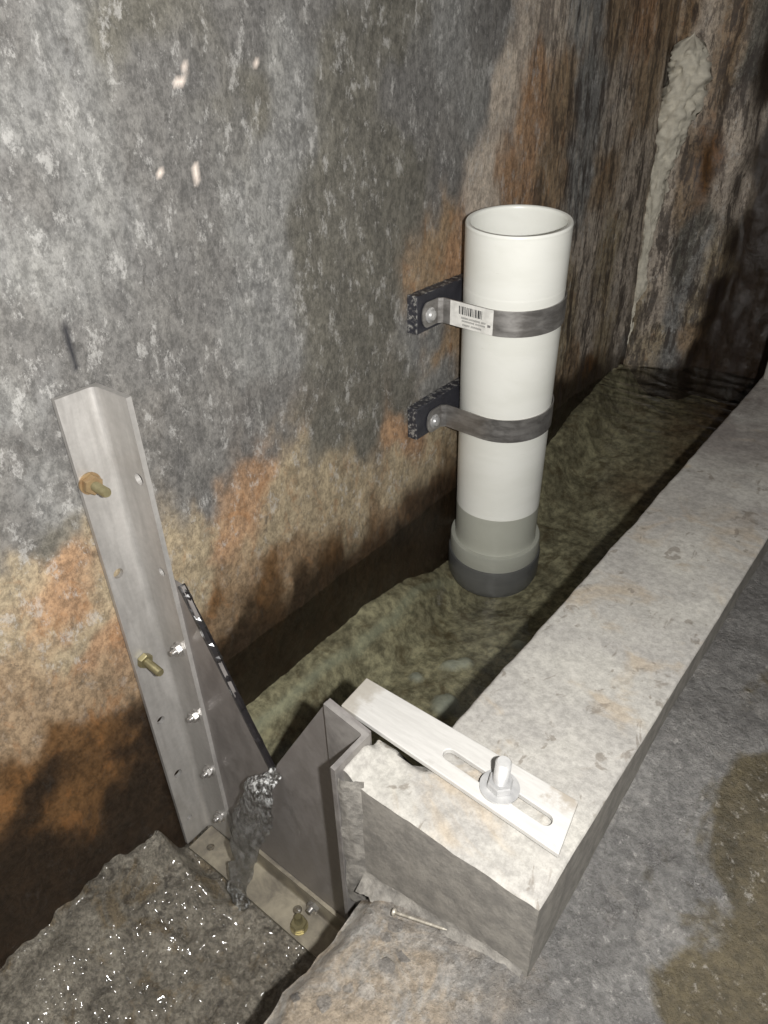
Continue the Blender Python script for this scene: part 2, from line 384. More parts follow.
def metal(name, a, b, rough, met, seed=0, streak=None):
    t = NT(name)
    n1 = t.noise(18, 8, .65, t.mapping(streak or (1, 1, 1), (seed, 0, 0)), .4); n2 = t.noise(90, 6, .7)
    col = t.mix(t.ramp(n1, .32, .68), s2l(a), s2l(b))
    col = t.mix(.18, col, t.mix(t.ramp(n2, .3, .7), (.35, .35, .35, 1), (.65, .65, .65, 1)), 'OVERLAY')
    r = t.ramp(n1, .3, .7, rough-.07, rough+.1)
    return t.out(col, r, met, t.bump(n2, .12, .002), .5)
M['post'] = metal('brushed_stainless_post', (172, 169, 165), (186, 183, 179), .5, .5, 1, (3, 3, .5))
M['plate'] = metal('dark_stainless_plate', (142, 137, 134), (156, 151, 148), .46, .55, 2, (2, 2, 1))
M['bracket'] = metal('splashed_bracket_steel', (122, 118, 116), (156, 152, 148), .5, .5, 3)
M['basesteel'] = metal('stained_base_steel', (118, 112, 102), (164, 156, 138), .5, .35, 4)
M['strap'] = metal('stainless_strap', (140, 137, 134), (176, 173, 170), .38, .75, 5, (1, 1, 3))
M['shiny'] = metal('bright_stainless_nut', (190, 188, 186), (220, 218, 215), .25, .9, 6)
M['brass'] = metal('yellow_zinc_bolt', (142, 134, 100), (172, 163, 128), .32, .75, 7)
M['rust'] = metal('rusty_nut', (146, 118, 88), (166, 148, 112), .45, .5, 8)
M['zinc'] = metal('pale_zinc_rod', (172, 172, 172), (200, 199, 197), .4, .4, 9)

def flatbar():
    t = NT('whitewashed_flat_bar')
    st = t.mapping((2, 14, 2), rot=(0, 0, .1))
    n1 = t.noise(12, 8, .65, st); n2 = t.noise(30, 8, .7)
    col = t.mix(t.ramp(n1, .3, .7), s2l((184, 182, 178)), s2l((195, 193, 189)))
    x, y, z = t.sep()
    nn = t.math('MULTIPLY', t.math('SUBTRACT', t.noise(34, 7, .7), .5), .07)
    d1 = t.ramp(t.math('ADD', x, nn), -.445, -.47); 
    dx = t.ramp(t.math('ABSOLUTE', t.math('ADD', t.math('ADD', x, .165), nn)), .028, .008); dy = t.ramp(t.math('ADD', y, nn), .522, .54)
    col = t.mix(t.math('MULTIPLY', d1, .6), col, s2l((146, 138, 124)))
    col = t.mix(t.math('MULTIPLY', t.math('MULTIPLY', dx, dy), .8), col, s2l((150, 140, 126)))
    col = t.mix(t.math('MULTIPLY', t.ramp(n2, .58, .7), .3), col, s2l((150, 146, 140)))
    return t.out(col, .5, .15, t.bump(n1, .15, .002), .4)
M['flatbar'] = flatbar()

def pvc(name, a, b):
    t = NT(name)
    n = t.noise(5, 6, .6, t.mapping((1, 1, 3)), .3); n2 = t.noise(40, 6, .7, t.mapping((1, 1, 4)))
    col = t.mix(t.ramp(n, .35, .65), s2l(a), s2l(b))
    col = t.mix(t.math('MULTIPLY', t.ramp(n2, .66, .74), .3), col, s2l((178, 172, 152)))
    return t.out(col, .34, 0., t.bump(n2, .03, .001), .4)
M['pvc'] = pvc('cream_white_pvc', (230, 230, 222), (236, 236, 229))
M['socket'] = pvc('pale_grey_socket', (200, 200, 193), (210, 210, 203))
M['nailsteel'] = metal('dull_nail_steel', (140, 134, 122), (190, 184, 172), .45, .4, 10, (8, 1, 1))
M['collar'] = pvc('grey_collar', (104, 104, 106), (116, 116, 118))

def pad():
    t = NT('dark_mortared_block'); g = t.n('ShaderNodeNewGeometry'); sp = t.n('ShaderNodeSeparateXYZ'); t.l(g.outputs['True Normal'], sp.inputs[0])
    n = t.noise(95, 7, .75)
    col = t.mix(t.ramp(t.noise(20, 6, .6), .3, .7), s2l((44, 44, 50)), s2l((60, 60, 66)))
    x, y, z = t.sep()
    rest = t.math('MULTIPLY', t.math('ADD', t.ramp(sp.outputs[2], .4, .8), t.ramp(sp.outputs[1], -.4, -.8)), t.ramp(n, .5, .62))
    col = t.mix(t.math('MULTIPLY', rest, .75), col, s2l((170, 168, 162)))
    return t.out(col, .55, 0., t.bump(n, .5, .005), .4)
M['pad'] = pad()

def water(name, tint, bscale, bstr, rough=.02, far=True):
    t = NT(name); nt = t.t
    nt.nodes.remove(t.b)
    w = t.noise(bscale, 4, .55, t.mapping((1, 1.5, 1)), .6)
    nrm = t.bump(w, bstr, .01)
    if far:
        wv = t.n('ShaderNodeTexWave', wave_type='BANDS', bands_direction='Y'); t.l(t.mapping((1, 1, 1), rot=(0, 0, .12)), wv.inputs['Vector'])
        wv.inputs['Scale'].default_value = 4.6; wv.inputs['Distortion'].default_value = 5; wv.inputs['Detail'].default_value = 4; wv.inputs['Detail Scale'].default_value = 1.6
        x, y, z = t.sep()
        h = t.math('MULTIPLY', wv.outputs['Fac'], t.ramp(y, 1.7, 2.3))
        nrm = t.bump(h, .55, .012, nrm)
    lw = t.n('ShaderNodeLayerWeight'); t.l(nrm, lw.inputs['Normal'])
    fr = t.n('ShaderNodeMath', operation='MULTIPLY_ADD'); t.l(t.math('POWER', lw.outputs['Facing'], 5.), fr.inputs[0])
    fr.inputs[1].default_value = .97; fr.inputs[2].default_value = .021
    tr = t.n('ShaderNodeBsdfTransparent'); tr.inputs[0].default_value = tint
    gl = t.n('ShaderNodeBsdfGlossy'); gl.inputs['Roughness'].default_value = rough; t.l(nrm, gl.inputs['Normal'])
    mx = t.n('ShaderNodeMixShader'); t.l(fr.outputs[0], mx.inputs[0]); t.l(tr.outputs[0], mx.inputs[1]); t.l(gl.outputs[0], mx.inputs[2])
    t.l(mx.outputs[0], nt.nodes['Material Output'].inputs['Surface'])
    return t.m
M['water'] = water('murky_water', (.75, .755, .73, 1), 9, .22)
M['stream'] = water('falling_water', (.9, .9, .89, 1), 38, 1., .06, False)

def plain(name, c, rough=.6, met=0.):
    t = NT(name); n = t.noise(60, 5, .6)
    return t.out(t.mix(t.ramp(n, .3, .7), s2l([v*.93 for v in c]), s2l([min(255, v*1.05) for v in c])), rough, met)
def falling():
    t = NT('falling_water'); nt = t.t; nt.nodes.remove(t.b)
    nrm = t.bump(t.noise(70, 5, .65, t.mapping((1, 1, .6)), 1.2), 1., .03)
    rf = t.n('ShaderNodeBsdfRefraction'); rf.inputs['IOR'].default_value = 1.33; rf.inputs['Roughness'].default_value = .05; t.l(nrm, rf.inputs['Normal'])
    tr = t.n('ShaderNodeBsdfTransparent'); tr.inputs[0].default_value = (.85, .85, .84, 1)
    gl = t.n('ShaderNodeBsdfGlossy'); gl.inputs['Roughness'].default_value = .2; t.l(nrm, gl.inputs['Normal'])
    a = t.n('ShaderNodeMixShader'); a.inputs[0].default_value = .72; t.l(rf.outputs[0], a.inputs[1]); t.l(tr.outputs[0], a.inputs[2])
    lw = t.n('ShaderNodeLayerWeight'); t.l(nrm, lw.inputs['Normal'])
    b = t.n('ShaderNodeMixShader'); t.l(t.ramp(t.math('POWER', lw.outputs['Facing'], 3.), 0, 1, .10, .8), b.inputs[0]); t.l(a.outputs[0], b.inputs[1]); t.l(gl.outputs[0], b.inputs[2])
    df = t.n('ShaderNodeBsdfDiffuse'); df.inputs[0].default_value = (.75, .76, .75, 1)
    c = t.n('ShaderNodeMixShader'); t.l(t.math('MULTIPLY', t.attr('froth'), t.ramp(t.noise(130, 5, .75, t.mapping((1, 1, .55))), .49, .6)), c.inputs[0]); t.l(b.outputs[0], c.inputs[1]); t.l(df.outputs[0], c.inputs[2])
    t.l(c.outputs[0], nt.nodes['Material Output'].inputs['Surface'])
    return t.m
M['stream'] = falling()
M['sticker'] = plain('white_sticker', (222, 220, 214), .5)
M['ink'] = plain('black_ink', (40, 40, 42), .6)
M['greyink'] = plain('grey_ink', (120, 118, 116), .6)
M['lime'] = plain('lime', (206, 200, 184), .7)
M['seal'] = plain('black_sealant', (38, 36, 37), .25)
M['pillar'] = M['concrete']
# ------------------------------------------------------------------ the setting
XW = -.870                                   # face of the long wall
y = np.arange(-.7, 2.64, .0085); z = np.arange(-.5, 1.62, .0085)
Yg, Zg = np.meshgrid(y, z, indexing='ij')
rough_low = .35+.65*sst(.45, .1, Zg)+.5*sst(1.6, 2.2, Yg)
d = .004*fbm(Yg, Zg*.5, 6, 5)+.0035*rough_low*fbm(Yg, Zg*.55, 26, 8, 4)
d += .0022*rough_low*fbm(Yg, Zg*.7, 70, 12, 3)
corner = sst(2.15, 2.6, Yg)
X = XW-.006+d+corner*.05*(.5+fbm(Yg, Zg*.25, 5, 30))
at = masks(Yg, Zg, PTS_L)
tide = .9*sst(.13, .0, Zg+.05*fbm(Yg, Zg*.6, 7, 33)+.03*fbm(Yg, Zg, 30, 34))*sst(.40, .50, Yg)   # damp black band along the waterline
for c in CLS: at['m_'+c] = at['m_'+c]*(1-tide)+(tide if c == 'k' else 0)
def stroke(pts, r):
    m = np.zeros_like(Yg)
    P = Yg+.004*fbm(Yg, Zg, 60, 90); Q = Zg+.004*fbm(Yg, Zg, 60, 91)
    for (a, b), (c, e) in zip(pts[:-1], pts[1:]):
        t = np.clip(((P-a)*(c-a)+(Q-b)*(e-b))/((c-a)**2+(e-b)**2+1e-9), 0, 1)
        dd = np.hypot(P-a-t*(c-a), Q-b-t*(e-b)); m = np.maximum(m, sst(r, r*.45, dd))
    return m
at['crack'] = stroke([(.449, .722), (.448, .70), (.4475, .68), (.4478, .655)], .0042)
chip = np.zeros_like(Yg)
for cy, cz, ry, rz in ((.69, .972, .010, .006), (.70, .985, .004, .006), (.695, .86, .006, .016), (.83, .985, .009, .005), (.865, .975, .004, .004), (.655, 1.0, .004, .004), (.635, .87, .003, .005)):
    chip = np.maximum(chip, sst(.95, .55, np.hypot((Yg-cy)/ry, (Zg-cz)/rz)+.5*fbm(Yg, Zg, 90, 77)))
at['chip'] = chip
at['streaky'] = sst(1.35, 1.9, Yg+.1*fbm(Yg, Zg, 6, 35))
tag(grid('wall_left', X, Yg, Zg, M['wall'], at), 'stained grey and rust concrete wall of the channel', kind='structure')

x = np.arange(-.98, .7, .011); z = np.arange(-.5, 1.62, .011)
Xg, Zg = np.meshgrid(x, z, indexing='ij')
edge = -.615+.02*fbm(Xg*0, Zg, 7, 14)-.03*sst(.3, .0, Zg)
Yb = 2.55+.02*fbm(Xg, Zg*.4, 9, 15)+.014*fbm(Xg, Zg*.35, 30, 16)+.022*fbm(Xg, Zg*.12, 14, 18)+.10*sst(-.012, .02, Xg-edge)-.05*sst(-.70, -.86, Xg)*(.6+.5*fbm(Xg, Zg*.4, 8, 17))
at = masks(Xg, Zg*.55, [(a, b*.55, c) for a, b, c in PTS_B], .028, 31, 7.); at['crack'] = Xg*0; at['chip'] = Xg*0; at['streaky'] = 1+Xg*0
tag(grid('wall_back', Xg, Yb, Zg, M['wall'], at), 'dark brown wet end wall of the channel', kind='structure')

# floor slab downstream and beside the curb; its left edge drops into the channel
u = np.linspace(0, 1, 230)**1.2; v = np.arange(-.5, 2.7, .009)
Ug, Vg = np.meshgrid(u, v, indexing='ij')
left = -.372+.045*sst(.45, .49, Vg)+.012*fbm(Vg*0, Vg, 12, 40)+.006*fbm(Vg*0, Vg, 50, 41)+.0
Xs = left+Ug*(.75-left)
top = .072+.085*sst(.42, .85, Vg)*sst(-.30, -.14, Xs)+.24*np.minimum(Xs+.14, 0)+.004*fbm(Xs, Vg, 7, 42)+.0035*fbm(Xs, Vg, 30, 43)+.002*fbm(Xs, Vg, 80, 44, 3)*sst(.6, .4, Vg)
e = Xs-left
top -= (.018+.010*fbm(Xs, Vg, 14, 45))*sst(.03, 0, e)+.035*sst(.045, 0, e)*sst(.38, .43, Vg)
tag(block('floor', Xs, Vg, top, -.42, M['slab']), 'wet grey cement floor with brown silt on its right', kind='structure')

# lower floor of the channel downstream of the weir
x = np.arange(-.92, -.33, .004); yv = np.arange(-.45, .475, .004)
Xg, Yg = np.meshgrid(x, yv, indexing='ij')
Zf = -.380+.016*fbm(Xg, Yg, 9, 50)+.015*fbm(Xg, Yg, 26, 51)+.008*fbm(Xg, Yg, 70, 52, 3)
Zf += (.125+.03*fbm(Xg, Yg, 9, 53))*np.exp(-np.maximum(Xg+.862, 0)/.05)*sst(.395, .35, Yg)
Zf = np.where(Yg > .385, np.minimum(Zf, -.3675), Zf)
tag(grid('floor_channel', Xg, Yg, Zf, M['wetfloor']), 'wet rough rubble floor of the channel below the weir', kind='structure')

# bed of the channel upstream
x = np.arange(-.93, -.29, .008); yv = np.arange(.475, 2.75, .008)
Xg, Yg = np.meshgrid(x, yv, indexing='ij')
h = fbm(Xg, Yg, 8, 60)
Zb = -.262-.05*np.exp(-(((Xg+.75)/.12)**2+((Yg-1.36)/.2)**2))+.115*sst(-.75, -.865, Xg+.03*h)*(1-.6*np.exp(-(((Yg-1.38)/.17)**2)))+.15*sst(1.75, 2.5, Yg)+.009*h+.006*fbm(Xg, Yg, 28, 61)+.004*fbm(Xg, Yg, 70, 62)
dl = np.abs(Xg+.828+.02*fbm(Xg*0, Yg, 5, 63)); pale = .4*sst(.014, .002, dl)*sst(1.5, 1.1, Yg)+.3*sst(.62, .5, Yg)*sst(-.66, -.78, Xg)*sst(-.86, -.83, Xg)
stone = np.zeros_like(Xg)
for a, b, r in ((-.655, 1.06, .022), (-.60, .95, .03), (-.635, 1.09, .018), (-.56, 1.22, .02), (-.70, .98, .018)):
    stone = np.maximum(stone, sst(1.2, .7, np.hypot((Xg-a)/r, (Yg-b)/r)+.5*fbm(Xg, Yg, 25, 64)))
brown = .85*sst(-.15, .15, Xg+.58+.16*fbm(Xg, Yg, 5, 65))*sst(1.65, 2.2, Yg+.3*fbm(Xg, Yg, 6, 66))
tag(grid('floor_bed', Xg, Yg, Zb+.012*stone, M['bed'], dict(pale=pale, stone=stone*.6, brown=brown)), 'silted olive bed of the channel under the water', kind='structure')

# stub of wall standing where the curb ends
bm = bmesh.new(); add_box(bm, (-.315, 2.06, .2), (.25, 2.7, 1.6), .008)
tag(build('wall_right', bm, M['pillar']), 'grey concrete pier at the far end of the curb', kind='structure')

# ------------------------------------------------------------------ concrete curb
u = np.concatenate([[0, .008, .016], np.linspace(.03, .97, 48), [.984, .992, 1]]); v = np.concatenate([np.arange(.411, .75, .006), np.arange(.75, 2.535, .011)])
Ug, Vg = np.meshgrid(u, v, indexing='ij')
lt = -.342+.022*(Vg-.41)/1.6+.003*fbm(Vg*0, Vg, 9, 70)+.0015*fbm(Vg*0, Vg, 40, 71)
rt = -.131+.028*(Vg-.41)/.9*.7+.0012*fbm(Vg*0, Vg, 14, 72)
lt = lt-(.0675+.002*fbm(Vg, Vg*0, 40, 73))*sst(.492, .484, Vg)
Xc = lt+Ug*(rt-lt)
ed = np.minimum(np.minimum(Xc-lt, rt-Xc), np.maximum(Vg-.411, 0))
top = .2215+.003*fbm(Xc, Vg, 9, 74)+.0014*fbm(Xc, Vg, 36, 75)+.0008*fbm(Xc, Vg, 90, 76)
top -= .003*np.clip(1-ed/.004, 0, 1)**2
blk = sst(.475, .45, Vg)
top += blk*(.0035*fbm(Xc, Vg, 30, 78)-.0015)
top = np.minimum(top, .2245)+.016*sst(-.385, -.405, Xc)*sst(.475, .455, Vg)
top -= .10*np.exp(-(((Xc+.350)/.016)**4+((Vg-.488)/.0075)**4))
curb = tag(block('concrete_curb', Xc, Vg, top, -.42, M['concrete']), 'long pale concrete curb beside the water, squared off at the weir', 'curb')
# mortar along the foot of the end face and beside the bracket
bm = bmesh.new()
s = np.linspace(0, 1, 90); q = np.linspace(0, 1, 9)
Sg, Qg = np.meshgrid(s, q, indexing='ij')
xx = -.384+.247*Sg
hh = (.016+.005*fbm(Sg, Sg*0, 7, 110))*(1-.45*Sg); ww = (.019+.007*fbm(Sg, Sg*0, 6, 111)+.004*fbm(Sg, Sg*0, 25, 112))*(1-.5*Sg)
zf = .072+.24*np.minimum(xx+.14, 0)
grid('mortar_fillet', xx, .4118-ww*Qg**1.3, zf+hh*(1-Qg)**2.2-.007*Qg**3+.0015*fbm(Sg*6, Qg, 5, 113), M['mortar'], None, curb)
zz = np.linspace(-.05, .232, 60); tt = np.linspace(0, 1, 10)
Zm, Tm = np.meshgrid(zz, tt, indexing='ij')
Xm = -.407+.030*Tm+.003*fbm(Zm, Tm, 30, 79); Ym = .414-.016*np.sin(np.clip(1-Tm, 0, 1)*PI/2)-.004*fbm(Zm, Tm*.4, 24, 80)*(1-Tm)
grid('mortar_smear', Xm, Ym, Zm, M['mortar'], None, curb)

# ------------------------------------------------------------------ water
x = np.arange(-.90, -.29, .012); yv = np.concatenate([np.arange(.474, .8, .008), np.arange(.8, 2.64, .014)])
Xg, Yg = np.meshgrid(x, yv, indexing='ij')
Zw = .0012*fbm(Xg, Yg, 10, 85)+.0012*fbm(Xg, Yg*1.6, 22, 86)*sst(1.6, 2.2, Yg)
Zw -= .012*np.exp(-(((Xg+.625)/.03)**2+((Yg-.474)/.03)**2))
tag(grid('channel_water', Xg, Yg, Zw, M['water']), 'clear murky water held in the channel behind the steel weir plate', 'water', kind='stuff')

# stream falling through the notch: (x, y, z, half width, half depth)
path = [(-.620, .468, .006, .010, .006), (-.624, .452, -.006, .017, .008), (-.632, .441, -.028, .027, .011), (-.642, .433, -.065, .036, .012), (-.654, .424, -.115, .038, .012),
        (-.665, .415, -.17, .036, .012), (-.678, .406, -.225, .029, .011), (-.688, .400, -.28, .024, .010), (-.696, .394, -.33, .020, .010), (-.701, .390, -.385, .023, .012)]
pp = np.array(path); ts = np.linspace(0, len(path)-1, 90)
cv = np.stack([np.interp(ts, np.arange(len(path)), pp[:, k]) for k in range(5)], 1)
ang = np.linspace(0, 2*PI, 41)
Ts, An = np.meshgrid(ts, ang, indexing='ij')
lump = 1+.22*fbm(Ts*.9, np.cos(An)*1.2+np.sin(An)*.7, 1.8, 95)+.22*fbm(Ts*1.6, np.cos(An)*2.2+np.sin(An), 2.6, 97)
low = sst(4, 8, Ts)
Xn = cv[:, 0:1]+cv[:, 3:4]*np.cos(An)*lump+.010*low*np.sin(Ts*5+1)*np.clip(-np.cos(An), 0, 1)+.004*np.sin(Ts*2.2)
Yn = cv[:, 1:2]+cv[:, 4:5]*np.sin(An)*(lump+.35*fbm(Ts, An*.0+np.cos(An)*2, 2.2, 96))
Zn = cv[:, 2:3]+0*An
tag(grid('water_stream', Xn, Yn, Zn, M['stream'], dict(froth=.62*sst(3.0, 1.0, Ts+.6*fbm(Ts, An, 2, 98))+.3*sst(7.0, 9, Ts)+.16)), 'thin stream of water spilling from the notch onto the rubble', 'water', kind='stuff')

# ------------------------------------------------------------------ weir steelwork
# angle post on the wall: L section, heel against the wall, legs towards the camera and away from the wall
YP = .466
def ell(x0, y0, lx, ly, t, r, sx=1, sy=-1):
    """L outline: corner at (x0,y0), leg lx in +x, leg ly in -y, inner fillet r"""
    pts = [(x0, y0), (x0+sx*lx, y0), (x0+sx*lx, y0+sy*t)]
    cx, cy = x0+sx*(t+r), y0+sy*(t+r)
    for i in range(7):
        a = PI/2*i/6; pts.append((cx-sx*r*math.sin(a), cy-sy*r*math.cos(a)))
    pts += [(x0+sx*t, y0+sy*ly), (x0, y0+sy*ly)]
    return pts
def cutter(cyls):
    bm = bmesh.new()
    for o, a, r, l in cyls: add_lathe(bm, [(0, -l), (r, -l), (r, l), (0, l)], o, a, 16)
    bmesh.ops.recalc_face_normals(bm, faces=bm.faces)
    me = bpy.data.meshes.new('cut'); bm.to_mesh(me); bm.free()
    o = bpy.data.objects.new('cut', me); C.objects.link(o); return o
def bore(ob, cyls):
    c = cutter(cyls); m = ob.modifiers.new('b', 'BOOLEAN'); m.operation = 'DIFFERENCE'; m.solver = 'EXACT'; m.object = c
    dg = bpy.context.evaluated_depsgraph_get(); me = bpy.data.meshes.new_from_object(ob.evaluated_get(dg))
    ob.modifiers.clear(); ob.data = me; bpy.data.objects.remove(c, do_unlink=True)
bm = bmesh.new(); add_prism(bm, ell(XW, YP, .080, .066, .008, .010), [], Matrix.Translation((0, 0, -.358)), .988)
post = build('angle_post', bm, M['post'])
bore(post, [((-.86, .418, .335), (1, 0, 0), .0085, .03), ((-.86, .418, .001), (1, 0, 0), .008, .03), ((-.86, .421, -.153), (1, 0, 0), .009, .03), ((-.86, .419, -.29), (1, 0, 0), .006, .03),
            ((-.807, .46, .503), (0, 1, 0), .0095, .03), ((-.807, .46, .338), (0, 1, 0), .0075, .03)])
tag(post, 'tall grey steel angle post bolted upright against the stained wall', 'angle post')
for zc in (.175, .013, -.143, -.285):
    bm = bmesh.new(); add_lathe(bm, [(0, 0), (.0135, 0), (.0135, .0018), (0, .0018)], (-.811, .458, zc), (0, -1, 0), 20)
    add_hex(bm, (-.811, .4562, zc), (0, -1, 0), .0105, .008); add_lathe(bm, [(0, .008), (.0052, .008), (.0052, .014), (.004, .0155), (0, .0155)], (-.811, .4562, zc), (0, -1, 0), 14)
    build('fixing_nut', bm, M['shiny'], post, 30)

# weir plate with its V notch
bm = bmesh.new()
out = [(-.868, -.372), (-.868, .318), (-.775, .318), (-.640, .006), (-.627, -.024), (-.613, .024), (-.482, .262), (-.411, .246), (-.411, -.372)]
add_prism(bm, out, [], Matrix.Translation((0, .472, 0)) @ Matrix.Rotation(PI/2, 4, 'X'), .006)
weir = tag(build('weir_plate', bm, M['plate']), 'dark steel weir plate with a V notch spanning the channel', 'weir plate')
for xx, zz in ((-.766, .185), (-.775, -.118), (-.762, .17)):
    pass
# torn black sealant along the notch's left edge and behind it
bm = bmesh.new(); ring = []
for i in range(61):
    t = i/60; xx = -.782+t*.150; zz = .318-t*.318*1.02
    j = .003*float(fbm(np.array([i*1.]), np.array([0.]), .45, 120)[0]); w = (.0065+.007*float(fbm(np.array([i*1.]), np.array([3.]), .3, 121)[0]))*(1 if t < .4 else .35)
    ring.append([bm.verts.new(p) for p in ((xx-.004, .4655, zz-.004), (xx+w*.6+j*.5, .4645, zz+w*.3), (xx+w+j, .470, zz+w*.5), (xx+w*.6, .476, zz), (xx-.006, .475, zz-.006))])
for a, b in zip(ring[:-1], ring[1:]):
    for k in range(5): bm.faces.new((a[k], b[k], b[(k+1) % 5], a[(k+1) % 5]))
bm.faces.new(ring[0][::-1]); bm.faces.new(ring[-1])
tag(build('edge_seal', bm, M['seal'], weir), 'torn black sealant')

# bracket on the curb side: one leg on the plate, one running out along the curb's end block
bm = bmesh.new()
sec = ell(-.408, .4655, .074, .070, .007, .004, sx=-1)
add_prism(bm, sec, [], Matrix.Translation((0, 0, -.33)), .578)
for v_ in bm.verts:
    if v_.co.z > 0: v_.co.z += (-.408-v_.co.x)*.2
tag(build('angle_bracket', bm, M['bracket']), 'splashed steel angle bracket joining weir plate to curb end', 'bracket')

# base angle on the channel floor
bm = bmesh.new()
sec = [(-.066, 0), (0, 0), (0, .054), (-.007, .054), (-.007, .011), (-.0085, .008), (-.011, .007), (-.066, .007)]   # (y,z) outline
add_prism(bm, sec, [], Matrix(((0, 0, 1, -.786), (1, 0, 0, .4655), (0, 1, 0, -.366), (0, 0, 0, 1))), .368)
base = build('base_angle', bm, M['basesteel'])
bm = bmesh.new(); 
base2 = bmesh.new(); add_prism(base2, [(-.856, .397), (-.7858, .3995), (-.7858, .457), (-.856, .457)], [circ(-.82, .424, .008)], Matrix.Translation((0, 0, -.366)), .0065)
bm.free(); build('base_foot', base2, M['basesteel'], base)
bore(base, [((-.59, .440, -.362), (0, 0, 1), .009, .03)])
tag(base, 'stained steel base angle lying under the foot of the weir plate', 'base angle')
bm = bmesh.new(); add_hex(bm, (-.560, .4585, -.336), (0, -1, 0), .013, .010); add_lathe(bm, [(0, .01), (.006, .01), (.006, .018), (0, .018)], (-.560, .4585, -.336), (0, -1, 0), 14)
build('fixing_nut', bm, M['shiny'], base, 30)

def anchor(name, label, origin, axis, r, L, nr, nh, washer, mats, cat='bolt', nut_at=0., group=None):
    root = empty(name, origin); tag(root, label, cat, group)
    o = Vector(origin); a = Vector(axis).normalized(); k = nut_at
    bm = bmesh.new(); add_stud(bm, o, a, r, L); build('stud', bm, mats[0], root, 60)
    if washer:
        bm = bmesh.new(); add_lathe(bm, [(r*.9, 0), (washer, 0), (washer, .0028), (r*.9, .0028)], o+a*k, a, 28, True); build('washer', bm, mats[2], root, 30); k += .0028
    bm = bmesh.new(); add_hex(bm, o+a*k, a, nr, nh); build('nut', bm, mats[1], root, 25)
    return root
bz = (M['brass'], M['rust'], M['rust'])
anchor('anchor_bolt', 'upper yellowish anchor bolt sticking out of the angle post', (-.8615, .414, .499), (1, -.05, .02), .0072, .047, .0145, .012, .0165, bz)
anchor('anchor_bolt', 'lower yellowish anchor bolt sticking out of the angle post', (-.8615, .418, .153), (1, -.05, .0), .0072, .050, .0135, .011, 0, (M['brass'], M['brass'], M['brass']))
anchor('floor_anchor', 'short brassy anchor stud and nut on the base angle', (-.566, .420, -.3592), (.02, .02, 1), .0075, .036, .0155, .013, .017, (M['brass'],)*3)

# ------------------------------------------------------------------ flat bar and its threaded rod
bm = bmesh.new()
add_prism(bm, [(-.483, .5505), (-.479, .489), (-.139, .4715), (-.1505, .5475)], [slot(-.312, .5105, -.172, .5025, .0088)], Matrix.Translation((0, 0, .2262)), .0085)
bar = build('slotted_flat_bar', bm, M['flatbar'])
bv = bar.modifiers.new('bevel', 'BEVEL'); bv.width = .0012; bv.segments = 2; bv.limit_method = 'ANGLE'
bore(bar, [((-.392, .5155, .2362), (0, 0, 1), .005, .0012)])
tag(bar, 'pale slotted steel flat bar lying across the curb, overhanging the water', 'flat bar')
anchor('threaded_rod', 'pale threaded rod with nut and washer through the slotted flat bar', (-.236, .5065, .2349), (.03, .03, 1), .0100, .050, .0165, .011, .025, (M['zinc'],)*3, 'threaded rod')

# ------------------------------------------------------------------ white pipe, clamps and mounting blocks
PB = Vector((-.754, 1.420, 0)); PT = Vector((-.7205, 1.358, .7065)); AX = (PT-PB).normalized(); PR = .1078
def on_axis(z): return PB+(PT-PB)*(z/.7065)
LEN = (PT-PB).length
root = empty('standpipe', PB-AX*.245); tag(root, 'upright cream plastic pipe standing open in the water', 'pipe')
prof = []
h0 = -.238
prof += [(PR-.011, h0), (PR, h0)]
n = 20
for i in range(n): prof.append((PR, h0+(LEN-.13-h0)*(i+1)/n))
i = 0; h = LEN-.128
while h < LEN-.006:
    prof.append((PR-(.0010 if i % 2 else 0), h)); h += .0032; i += 1
prof += [(PR, LEN-.003), (PR-.002, LEN), (PR-.0085, LEN), (PR-.0105, LEN-.002)]
h = LEN-.006; i = 0
while h > LEN-.09:
    prof.append((PR-.0105-(.0006 if i % 2 else 0), h)); h -= .0036; i += 1
bm = bmesh.new(); add_lathe(bm, prof, PB, AX, 96, True); build('pipe_tube', bm, M['pvc'], root, 50)
bm = bmesh.new(); add_lathe(bm, [(PR+.0005, -.158), (.1205, -.158), (.1205, -.112), (.1185, -.109), (PR+.0005, -.109)], PB, AX, 96, True)
tag(build('socket', bm, M['socket'], root, 40), 'pale grey socket under water')
bm = bmesh.new(); add_lathe(bm, [(PR+.0005, -.252), (.117, -.252), (.119, -.249), (.119, -.236), (.1245, -.234), (.1255, -.230), (.1255, -.163), (.1235, -.159), (PR+.0005, -.1585)], PB, AX, 96, True)
tag(build('collar', bm, M['collar'], root, 40), 'dark grey collar under water')

